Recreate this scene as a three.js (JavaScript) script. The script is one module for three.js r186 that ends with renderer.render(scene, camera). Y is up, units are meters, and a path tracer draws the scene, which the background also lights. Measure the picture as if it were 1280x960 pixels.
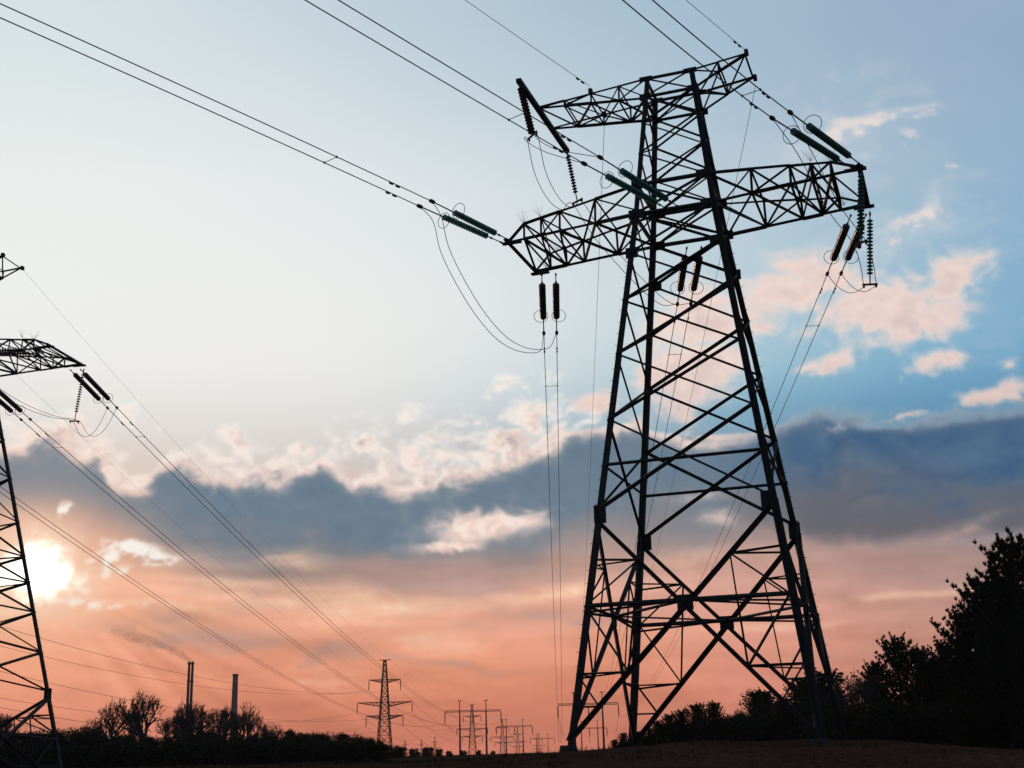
import * as THREE from 'three';
import { mergeGeometries } from 'three/addons/utils/BufferGeometryUtils.js';

// ---------------------------------------------------------------- camera, renderer, sun
const scene = new THREE.Scene();
const camera = new THREE.PerspectiveCamera(33.4, 4 / 3, 0.1, 9000);
camera.position.set(0, 1.5, 0);
camera.rotation.order = 'YXZ';
camera.rotation.set(0.2874, 0, -0.024);
const renderer = new THREE.WebGLRenderer({ antialias: true });
renderer.toneMapping = THREE.LinearToneMapping;
renderer.toneMappingExposure = 1;
renderer.shadowMap.enabled = true;

const SUN_AZ = -20.7, SUN_EL = 8.2, RAD = Math.PI / 180;
const sunDir = new THREE.Vector3(Math.sin(SUN_AZ * RAD) * Math.cos(SUN_EL * RAD), Math.sin(SUN_EL * RAD), -Math.cos(SUN_AZ * RAD) * Math.cos(SUN_EL * RAD));
const sun = new THREE.DirectionalLight(new THREE.Color(1, 0.62, 0.38), 0.6);
sun.position.copy(sunDir).multiplyScalar(300);
sun.castShadow = true;
sun.shadow.radius = 6;
sun.shadow.mapSize.set(2048, 2048);
Object.assign(sun.shadow.camera, { left: -90, right: 90, top: 70, bottom: -70, near: 1, far: 700 });
scene.add(sun, sun.target);

// ---------------------------------------------------------------- seeded randomness and noise
function rng(seed) { let s = seed >>> 0; return () => { s = (s + 0x6D2B79F5) | 0; let t = Math.imul(s ^ (s >>> 15), 1 | s); t = (t + Math.imul(t ^ (t >>> 7), 61 | t)) ^ t; return ((t ^ (t >>> 14)) >>> 0) / 4294967296; }; }
const PERM = (() => { const r = rng(77), a = Array.from({ length: 256 }, (_, i) => i); for (let i = 255; i > 0; i--) { const j = Math.floor(r() * (i + 1)); [a[i], a[j]] = [a[j], a[i]]; } return Uint8Array.from([...a, ...a]); })();
const GX = [], GY = []; for (let i = 0; i < 32; i++) { GX.push(Math.cos(i * Math.PI / 16)); GY.push(Math.sin(i * Math.PI / 16)); }
function noise(x, y) {
  const xi = Math.floor(x), yi = Math.floor(y), fx = x - xi, fy = y - yi, X = xi & 255, Y = yi & 255;
  const u = fx * fx * fx * (fx * (fx * 6 - 15) + 10), v = fy * fy * fy * (fy * (fy * 6 - 15) + 10);
  const g = (i, j, dx, dy) => { const h = PERM[PERM[(X + i) & 255] + ((Y + j) & 255)] & 31; return GX[h] * dx + GY[h] * dy; };
  const a = g(0, 0, fx, fy), b = g(1, 0, fx - 1, fy), c = g(0, 1, fx, fy - 1), d = g(1, 1, fx - 1, fy - 1);
  return 1.5 * (a + u * (b - a) + v * (c - a + u * (a - b - c + d)));
}
function fbm(x, y, oct = 5, gain = 0.5) { let s = 0, a = 0.5; for (let i = 0; i < oct; i++) { s += a * noise(x, y); x = x * 2.03 + 17.3; y = y * 2.03 + 9.1; a *= gain; } return s; }
const clamp01 = (x) => x < 0 ? 0 : x > 1 ? 1 : x;
const sstep = (a, b, x) => { const t = clamp01((x - a) / (b - a)); return t * t * (3 - 2 * t); };
const lerp = (a, b, t) => a + (b - a) * t;
const mix3 = (c, d, t) => { c[0] += (d[0] - c[0]) * t; c[1] += (d[1] - c[1]) * t; c[2] += (d[2] - c[2]) * t; };

// ---------------------------------------------------------------- the sky: air colours and clouds by azimuth and height in degrees
const AIR_AZ = [-28, -20, -12, -4, 4, 12, 20, 28], AIR_EL = [0, 1.5, 3, 5, 7, 9, 11, 13, 15, 17, 20, 24, 28, 32, 36];
const AIR = [[[223,130,103],[223,129,103],[222,125,99],[226,128,99],[228,133,106],[218,132,111],[201,124,110],[200,124,110]],
  [[234,140,107],[234,139,107],[232,134,102],[235,134,101],[232,137,106],[221,136,112],[202,129,113],[199,129,114]],
  [[249,158,121],[246,156,120],[242,152,117],[245,152,114],[236,147,115],[221,142,120],[203,136,120],[201,136,121]],
  [[255,178,139],[251,174,137],[243,167,137],[248,169,135],[240,163,132],[226,157,135],[203,149,133],[196,149,137]],
  [[255,203,172],[254,195,164],[253,189,159],[248,189,163],[235,176,158],[222,166,151],[185,147,140],[164,136,131]],
  [[244,190,161],[243,188,159],[235,182,155],[224,175,155],[211,163,146],[186,148,137],[144,132,133],[124,129,139]],
  [[222,193,177],[224,191,173],[222,189,173],[212,184,170],[194,172,163],[149,150,155],[108,132,152],[89,128,158]],
  [[227,222,218],[225,216,210],[223,212,204],[208,201,197],[166,174,183],[108,144,171],[86,135,170],[85,139,177]],
  [[236,236,233],[234,232,229],[233,230,226],[220,221,220],[176,197,208],[119,169,196],[100,155,190],[113,162,197]],
  [[242,242,238],[241,241,237],[241,239,236],[235,236,233],[204,218,223],[159,196,213],[129,176,206],[121,170,204]],
  [[241,243,240],[241,243,240],[241,242,239],[238,239,237],[219,227,229],[183,207,218],[143,183,209],[133,174,205]],
  [[237,240,238],[239,241,239],[235,238,238],[227,233,234],[209,220,227],[183,202,215],[156,184,205],[145,175,202]],
  [[222,232,232],[226,234,234],[222,229,232],[210,221,227],[191,209,220],[170,193,211],[154,179,202],[144,172,199]],
  [[211,226,229],[210,224,228],[204,217,225],[189,207,218],[173,196,212],[161,186,206],[150,175,199],[142,170,198]],
  [[211,226,229],[210,224,228],[200,215,223],[183,202,216],[169,193,210],[160,186,206],[151,176,200],[142,170,198]]];
const PINK = [[16.67,18.72,3.21,1.19,0.1,1],[14.17,20.39,2.1,1.05,-0.3,1],[20.58,19.59,1.44,0.98,0.5,1.1],[18.31,17.84,2.81,0.98,0.1,1],[12.25,19.42,1.7,0.98,0,0.9],[9.1,19.08,2.27,1.58,0,1],[7.81,16.5,2.23,1.82,0.2,1],[9.85,16.9,1.68,1.75,0,0.75],[14.5,16.51,1.34,0.53,0.2,1],[19.13,16.12,1.56,0.49,0.1,1],[21.42,14.53,1.92,0.46,0.15,1.1],[14.74,13.59,0.59,0.21,0,0.8],[17.52,13.93,1.03,0.14,0,0.7],[3.87,15.41,0.96,0.53,0.1,1],[5.67,14.55,0.81,0.42,0,0.8],[22.4,15.78,1.11,0.42,0,0.5]];
const WISP = [[17.77,26.57,2.48,0.42,0.05,1],[16.09,26.34,1.2,0.35,0,0.6],[18.97,25.48,0.51,0.46,0,0.75],[19.2,22.27,1.85,0.49,0.3,0.85],[18.23,21.25,0.34,0.46,-0.4,0.8],[20.84,24.07,0.35,0.18,0,0.7],[16.84,24.88,0.79,0.28,0,0.5],[22.53,26.14,1.59,0.35,0,0.3],[17.35,21.57,1.54,0.7,0.3,0.4]];
const LITLOW = [[1.92,7.25,2.23,0.46,0.12,0.9],[-0.23,7.06,1.8,0.28,0.1,0.5],[-9.79,8.74,1.63,0.7,-0.2,0.7],[-7.31,6.93,5.04,0.7,-0.08,0.95],[-11.83,7.53,3.24,0.42,0,0.7],[-7.61,3.72,1.97,0.77,0.1,0.5],[-4.49,5.58,3.95,0.56,-0.15,0.55],[17.02,6.36,4.31,0.28,0.02,0.75],[7.64,8.2,2.89,0.56,0,0.6],[12.27,5.42,5.74,0.28,0,0.4],[-13.83,6.6,2.52,0.32,0,0.55],[6.16,7.05,2.52,0.35,0,0.4],[18.73,4.45,3.22,0.25,0.05,0.4],[-3.11,3.51,4.29,0.28,-0.1,0.3]];
const WHITE = [[-16.81,9.2,1.59,0.32,-0.12,1.1],[-17.76,8.64,0.65,0.53,0.6,1.1],[-15.61,8.72,1.16,0.25,-0.1,1],[-19.53,10.63,0.18,0.21,0.3,1.25],[-19.09,7.68,0.25,0.18,0,0.9],[-18.65,7.45,0.25,0.32,0,0.8],[-18.42,7.29,0.5,0.18,0,0.7],[-17.23,8.11,0.87,0.21,0.3,0.7],[-19.09,6.88,2.52,0.21,0,0.75],[-16.49,6.72,2.16,0.18,0.05,0.55]];
const VEIL = [[18.43,21.76,4.23,1.4,0.3,0.8],[14.44,24.85,3.54,1.75,0,0.6],[16.96,27.4,4.83,2.11,0.1,0.4],[20.65,20.09,3.04,1.05,0.2,0.5],[12.95,21.03,2.68,2.11,0,0.5],[21.89,16.86,2.24,1.4,0,0.4]];
const GAPS = [[-1.6,10.01,2.39,0.7,0.05,1],[-3.05,9.19,1.52,0.21,0,0.9],[0.39,10.21,1.16,0.46,0,0.8],[-15.39,14.01,0.66,1.05,-0.7,0.35],[-6.66,12.61,1.02,0.56,0.3,0.6],[-19.53,10.6,0.29,0.25,0,0.8],[20.1,9.25,2.17,0.42,0.25,0.6],[9.35,10.04,1.23,0.49,0,0.6],[-16.86,12.91,0.51,0.77,0.2,0.6],[3.69,15.46,1.48,0.7,0,0.35],[14.57,13.68,0.66,0.25,0,0.7],[17.35,13.91,1.25,0.18,0.1,0.7],[8.19,11.16,1.82,0.28,0,0.4]];
const MAUVE = [[-3.07,7.71,3.96,1.05,0.1,1],[-6.27,8.45,3.25,0.7,0,0.8],[-0.25,6.12,4.31,0.49,0.1,0.6],[19.07,7.33,4.32,0.7,-0.1,1],[14.55,8.16,3.25,0.42,0,0.5],[-12.43,5.39,4.3,0.63,-0.08,0.7],[-15.47,6.16,2.87,0.42,0,0.6],[-7.98,4.88,2.15,0.49,-0.1,0.7],[3.99,5.91,3.23,0.56,0.05,0.6],[-11.12,6.67,2.88,0.32,0,0.45],[-1.7,4.16,4.3,0.42,-0.15,0.5],[-13.9,8.03,1.8,0.42,0,0.5],[14.81,3.97,5.73,0.42,0,0.4]];
const DARK_TOP = [[-31.28,12.39],[-22.47,13.15],[-20.55,13.41],[-18.55,13.11],[-17.47,11.8],[-16.63,11.83],[-15.66,12.72],[-13.75,12.33],[-11.3,12.25],[-8.83,12.88],[-7.38,12.36],[-5.21,11.86],[-3.03,12.34],[-0.82,12.94],[1.4,13.6],[2.9,14.27],[5.12,14.5],[8.0,13.82],[10.88,13.82],[13.04,14.22],[14.46,14.32],[16.14,13.82],[18.15,13.56],[19.83,13.66],[22.44,13.7],[29.08,13.19]];
const DARK_BOT = [[-30.9,9.49],[-22.19,9.99],[-20.29,10.07],[-17.97,9.37],[-13.92,8.57],[-11.16,8.11],[-8.02,7.84],[-5.2,7.6],[-3.07,7.85],[-0.2,8.22],[3.41,8.89],[7.71,9.28],[11.24,9.45],[14.64,9.11],[18.6,8.83],[21.79,8.77],[28.27,8.22]];
const LIT_TOP = [[-31.44,13.61],[-22.62,14.91],[-20.73,15.55],[-19.11,16.18],[-17.35,15.26],[-15.94,14.64],[-14.18,14.19],[-12.44,14.42],[-10.63,13.59],[-9.21,14.21],[-7.41,15.05],[-5.58,15.6],[-3.74,15.06],[-1.88,15.86],[0.01,16.97],[1.88,16.92],[2.97,15.98],[5.1,14.15],[9.4,13.21],[28.77,11.32]];
function spline(tab, keys, x) { // knots to a fractional index
  if (x <= keys[0]) return 0; const n = keys.length - 1; if (x >= keys[n]) return n;
  let i = 0; while (x > keys[i + 1]) i++; return i + (x - keys[i]) / (keys[i + 1] - keys[i]);
}
const bs = (t) => { const a = 1 - t; return [a * a * a / 6, (3 * t * t * t - 6 * t * t + 4) / 6, (-3 * t * t * t + 3 * t * t + 3 * t + 1) / 6, t * t * t / 6]; };
function airColour(az, el) {
  const fi = spline(AIR, AIR_AZ, az), fj = spline(AIR, AIR_EL, el), i = Math.min(Math.floor(fi), AIR_AZ.length - 2), j = Math.min(Math.floor(fj), AIR_EL.length - 2);
  const wi = bs(fi - i), wj = bs(fj - j), c = [0, 0, 0];
  for (let b = -1; b < 3; b++) for (let a = -1; a < 3; a++) {
    const q = AIR[Math.max(0, Math.min(AIR_EL.length - 1, j + b))][Math.max(0, Math.min(AIR_AZ.length - 1, i + a))], w = wi[a + 1] * wj[b + 1];
    c[0] += q[0] * w; c[1] += q[1] * w; c[2] += q[2] * w;
  }
  return c;
}
function curveAt(tab, az) {
  const n = tab.length - 1; if (az <= tab[0][0]) return tab[0][1]; if (az >= tab[n][0]) return tab[n][1];
  let i = 0; while (az > tab[i + 1][0]) i++;
  const t = (az - tab[i][0]) / (tab[i + 1][0] - tab[i][0]); return lerp(tab[i][1], tab[i + 1][1], t * t * (3 - 2 * t));
}
function blobs(list, az, el) {
  let s = 0;
  for (const [a, e, ra, re, rot, w] of list) {
    let dx = az - a, dy = el - e; if (Math.abs(dx) > ra * 2.4 + re || Math.abs(dy) > re * 2.4 + ra) continue;
    const c = Math.cos(rot), n = Math.sin(rot), x = (dx * c + dy * n) / ra, y = (-dx * n + dy * c) / re, d = x * x + y * y;
    if (d < 5) s = Math.max(s, w * Math.exp(-d * 0.9)) + 0.25 * Math.min(s, w * Math.exp(-d * 0.9));
  }
  return s;
}
function billow(x, y, oct) { let s = 0, a = 0.5; for (let i = 0; i < oct; i++) { s += a * (2 * Math.abs(noise(x, y)) - 0.62); x = x * 2.07 + 13.7; y = y * 2.07 + 5.3; a *= 0.55; } return s; }
function ramp(stops, t) { const n = stops.length - 1; if (t <= stops[0][0]) return stops[0].slice(1); if (t >= stops[n][0]) return stops[n].slice(1); let i = 0; while (t > stops[i + 1][0]) i++; const f = (t - stops[i][0]) / (stops[i + 1][0] - stops[i][0]); return [1, 2, 3].map((k) => lerp(stops[i][k], stops[i + 1][k], f)); }
// cloud colour by thickness: thin edges let the light through, thick middles are grey
const BANK = [[0, 255, 252, 248], [0.2, 255, 244, 235], [0.36, 252, 231, 218], [0.52, 238, 212, 201], [0.70, 190, 182, 182], [0.88, 136, 145, 155], [1.1, 108, 128, 145], [1.5, 96, 119, 139]];
const COTTON = [[0, 252, 230, 220], [0.55, 248, 218, 206], [0.95, 232, 204, 197], [1.4, 214, 194, 192]];
function skyColour(az, el, out) {
  const away = Math.hypot(az - SUN_AZ, el - SUN_EL), c = airColour(az, el);
  // beyond the lit west the same air goes on, deeper and duller with the turn away from the sun
  const side = Math.abs(az + 4), turn = sstep(26, 110, side);
  if (turn > 0) {
    const up = sstep(0, 40, el), low = Math.exp(-el / 7);
    mix3(c, [lerp(118, 84, up) + 30 * low, lerp(134, 112, up) - 4 * low, lerp(158, 148, up) - 22 * low], turn);
  }
  const high = sstep(30, 75, el);
  if (high > 0) mix3(c, [88, 120, 158], high);
  const w1 = fbm(az * 0.22 + 3.1, el * 0.34 + 8.2, 4), w2 = fbm(az * 0.22 + 40.7, el * 0.34 + 21.9, 4);
  const wx = az + 1.4 * w1, wy = el + 0.8 * w2;
  const puff = fbm(wx * 0.62, wy * 0.95, 6, 0.55), fine = fbm(wx * 1.9 + 5, wy * 2.6 + 11, 5, 0.6);
  const bil = billow(wx * 0.42 + 9, wy * 0.62 + 3, 6), bilFine = billow(wx * 1.15 + 2, wy * 1.5 + 6, 5);
  const veil = fbm(az * 0.07 + 2, el * 0.22 + 4, 4);
  mix3(c, [255, 248, 242], clamp01(0.16 * veil * sstep(12, 20, el)));

  // faint veils and small pink cumulus in the blue
  let s = blobs(VEIL, wx, wy);
  mix3(c, [222, 218, 220], 0.5 * sstep(0.12, 1.1, s + 0.5 * puff + 0.2 * fine) * sstep(0.02, 0.3, s));
  s = blobs(WISP, wx + 0.6 * fine, wy + 0.4 * bilFine);
  let T = s + 0.45 * puff + 0.45 * bilFine, d = sstep(0.22, 1.05, T) * sstep(0.03, 0.35, s);
  mix3(c, [242, 224, 217], 0.85 * d);
  s = blobs(PINK, az + 0.9 * w1 + 0.25 * fine, el + 0.5 * w2 + 0.2 * bilFine);
  T = s + 0.5 * bil + 0.32 * puff + 0.2 * bilFine; d = sstep(0.12, 0.86, T) * sstep(0.05, 0.40, s);
  const tint = ramp(COTTON, T * 0.95 + 0.25 * w2 - 0.15 + 0.4 * fine); mix3(tint, [236, 196, 182], 0.45 * sstep(17, 13, el));
  mix3(c, tint, 0.9 * d);

  // the bank of cloud: one field of thickness, bright where thin, blue-grey where deep
  const top = curveAt(LIT_TOP, az), dark = curveAt(DARK_TOP, az + 0.5 * w2), bot = curveAt(DARK_BOT, az), right = sstep(8, 14, az), leftward = sstep(-13, -21, az);
  if (el < top + 4) {
    const gap = blobs(GAPS, az + 0.8 * w1 + 0.3 * fine, el + 0.4 * w2 + 0.25 * bilFine);
    let base = el > dark ? (el > top ? -0.45 * (el - top) : 0.52 * (top - el) / Math.max(0.4, top - dark)) : 0.52 + 0.8 * sstep(-0.2, 1.1, dark - el);
    base = lerp(base, el > dark ? -0.5 * (el - dark) + 0.35 : 0.35 + 0.8 * sstep(0, 0.8, dark - el), right);
    const calm = lerp(1.1, 0.42, sstep(-0.3, 1.2, dark - el)); T = base + calm * (lerp(0.62, 0.22, right) * bil + lerp(0.34, 0.2, right) * puff + lerp(0.22, 0.14, right) * bilFine) - 0.95 * gap;
    const soft = lerp(1.7, 0.55, right), alpha = sstep(-0.04, lerp(0.5, 0.5, right), T) * sstep(-soft, soft, el - bot + lerp(1.2, 0.5, right) * w1 + 0.5 * puff);
    const col = ramp(BANK, T - 0.08), depth = clamp01((dark - el) / Math.max(1, dark - bot));
    if (right > 0) { const q = sstep(0.1, 0.7, T), lump = 26 * (bil + 0.6 * puff) * (1 - 0.3 * q), lo = sstep(0.15, 0.9, depth + 0.5 * w1 - 0.02 * (az - 14)); mix3(col, [lerp(162, lerp(68, 104, lo), q) + lump, lerp(168, lerp(100, 106, lo), q) + 0.8 * lump, lerp(178, lerp(133, 116, lo), q) + 0.5 * lump], right * 0.92); }
    const grey = [lerp(138, 100, right), lerp(134, 101, right), lerp(138, 110, right)];
    mix3(col, grey, sstep(0.45, 1.1, depth + 0.4 * w2 + 0.25 * puff) * sstep(0.5, 0.9, T));
    mix3(col, [130, 142, 156], 0.5 * leftward * sstep(0.6, 1, T));
    mix3(col, [255, 206, 180], 0.30 * sstep(11.5, 9, el) * sstep(0.8, 0.2, T));
    const lean = billow((wx - 0.35) * 0.42 + 9, (wy - 0.12) * 0.62 + 3, 4) - billow(wx * 0.42 + 9, wy * 0.62 + 3, 4);
    mix3(col, [255, 246, 238], 0.55 * clamp01(-4.5 * lean) * sstep(0.95, 0.35, T) * (1 - right)); mix3(col, [206, 186, 182], 0.5 * clamp01(4.5 * lean) * sstep(0.15, 0.4, T) * sstep(0.9, 0.5, T) * (1 - right));
    mix3(c, [255, lerp(208, 196, right), lerp(184, 170, right)], 0.85 * sstep(0.15, 0.8, gap) * sstep(0.4, -0.5, el - dark));
    mix3(c, col, 0.97 * alpha * (1 - 0.5 * sstep(40, 90, side)));
  }
  // lower layers: mauve shade, peach light, streaks drawn out along the wind and rays from the sun
  const wind = fbm(az * 0.16 + 7 + 0.5 * w1, el * 1.0 + 3, 5, 0.55), lowSky = sstep(10.5, 8, el);
  s = blobs(MAUVE, wx + 0.8 * wind, wy + 0.3 * wind); d = sstep(0.15, 0.9, s + 0.5 * wind + 0.2 * puff) * sstep(0.02, 0.3, s);
  mix3(c, [178, 145, 136], 0.72 * d * (1 - 0.35 * turn));
  s = blobs(LITLOW, az + 0.8 * w1 + 1.2 * wind, el + 0.35 * w2 + 0.15 * wind); d = sstep(0.18, 1.05, s + 0.5 * wind + 0.15 * fine) * sstep(0.03, 0.4, s);
  mix3(c, [255, 206 + 16 * fine, 172 + 14 * fine], 0.8 * d);
  const ang = Math.atan2(el - SUN_EL, az - SUN_AZ), fall = sstep(2, 7, away) * Math.exp(-away / 17);
  const ray = 0.8 * noise(ang * 7 + 4, 0.3) + 0.5 * noise(ang * 17, 5.3);
  for (let k = 0; k < 3; k++) c[k] *= 1 + lowSky * ((0.10 + 0.02 * k) * wind + 0.04 * puff + (0.17 + 0.06 * k) * fall * ray * sstep(-1.35, -0.75, ang));

  // the sun behind thin cloud: aureole and bright torn edges
  const glow = Math.exp(-away * away / 17), tight = Math.exp(-away * away / 3.0);
  mix3(c, [255, 176, 136], 0.74 * glow * (1 - 0.55 * sstep(10.2, 12, el)));
  mix3(c, [255, 214, 182], 0.8 * tight);
  s = blobs(WHITE, az + 0.5 * w1 + 0.5 * fine, el + 0.3 * w2 + 0.35 * bilFine); T = s + 0.5 * bilFine + 0.3 * fine; d = sstep(0.2, 0.9, T) * sstep(0.03, 0.3, s);
  mix3(c, [255, lerp(222, 250, sstep(0.3, 0.9, T)), lerp(196, 242, sstep(0.3, 0.9, T))], 0.96 * d);
  const core = Math.hypot((az - SUN_AZ) * lerp(0.72, 0.95, sstep(-0.5, 0.8, el - SUN_EL)), (el - SUN_EL) * 0.98) - 0.55 * puff - 0.4 * bilFine;
  const hot = sstep(1.6, 0.1, core), q = Math.max(0, core);
  mix3(c, [255, 236, 214], 0.95 * Math.exp(-q * q / 3.2)); mix3(c, [255, 254, 248], hot);
  const gain = 1 + 1.6 * hot;
  for (let k = 0; k < 3; k++) { const v = clamp01(c[k] / 255); out[k] = gain * (v <= 0.04045 ? v / 12.92 : Math.pow((v + 0.055) / 1.055, 2.4)); }
}
const SKY_W = 4096, SKY_H = 2048;
{
  const data = new Float32Array(SKY_W * SKY_H * 4), rgb = [0, 0, 0], half = SKY_H / 2;
  const put = (r, q) => { const k = (r * SKY_W + ((q % SKY_W) + SKY_W) % SKY_W) * 4; data[k] = rgb[0]; data[k + 1] = rgb[1]; data[k + 2] = rgb[2]; data[k + 3] = 1; };
  const mid = SKY_W / 4, wide = Math.round(38 / 360 * SKY_W), tall = Math.round(44 / 180 * SKY_H); // column of azimuth 0
  const azOf = (q) => { let a = (q + 0.5 - mid) / SKY_W * 360; if (a > 180) a -= 360; return a; }, elOf = (r) => (r + 0.5 - half) / SKY_H * 180;
  rgb[0] = 0.16; rgb[1] = 0.11; rgb[2] = 0.09;
  for (let k = 0; k < SKY_W * half; k++) { data[k * 4] = rgb[0]; data[k * 4 + 1] = rgb[1]; data[k * 4 + 2] = rgb[2]; data[k * 4 + 3] = 1; }
  for (let r = half; r < SKY_H; r += 8) for (let q = 0; q < SKY_W; q += 8) {
    const dq = Math.min(Math.abs(q + 4 - mid), Math.abs(q + 4 - mid - SKY_W));
    if (dq < wide && r - half < tall) continue;
    skyColour(azOf(q + 3.5), elOf(r + 3.5), rgb);
    for (let j = 0; j < 8; j++) for (let i = 0; i < 8; i++) put(r + j, q + i);
  }
  for (let r = half; r < half + tall + 8; r++) for (let q = mid - wide - 8; q < mid + wide + 8; q++) { skyColour(azOf(q), elOf(r), rgb); put(r, q); }
  const sky = new THREE.DataTexture(data, SKY_W, SKY_H, THREE.RGBAFormat, THREE.FloatType);
  sky.mapping = THREE.EquirectangularReflectionMapping; sky.magFilter = THREE.LinearFilter; sky.minFilter = THREE.LinearFilter; sky.needsUpdate = true;
  scene.background = sky; scene.environment = sky;
}
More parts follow.
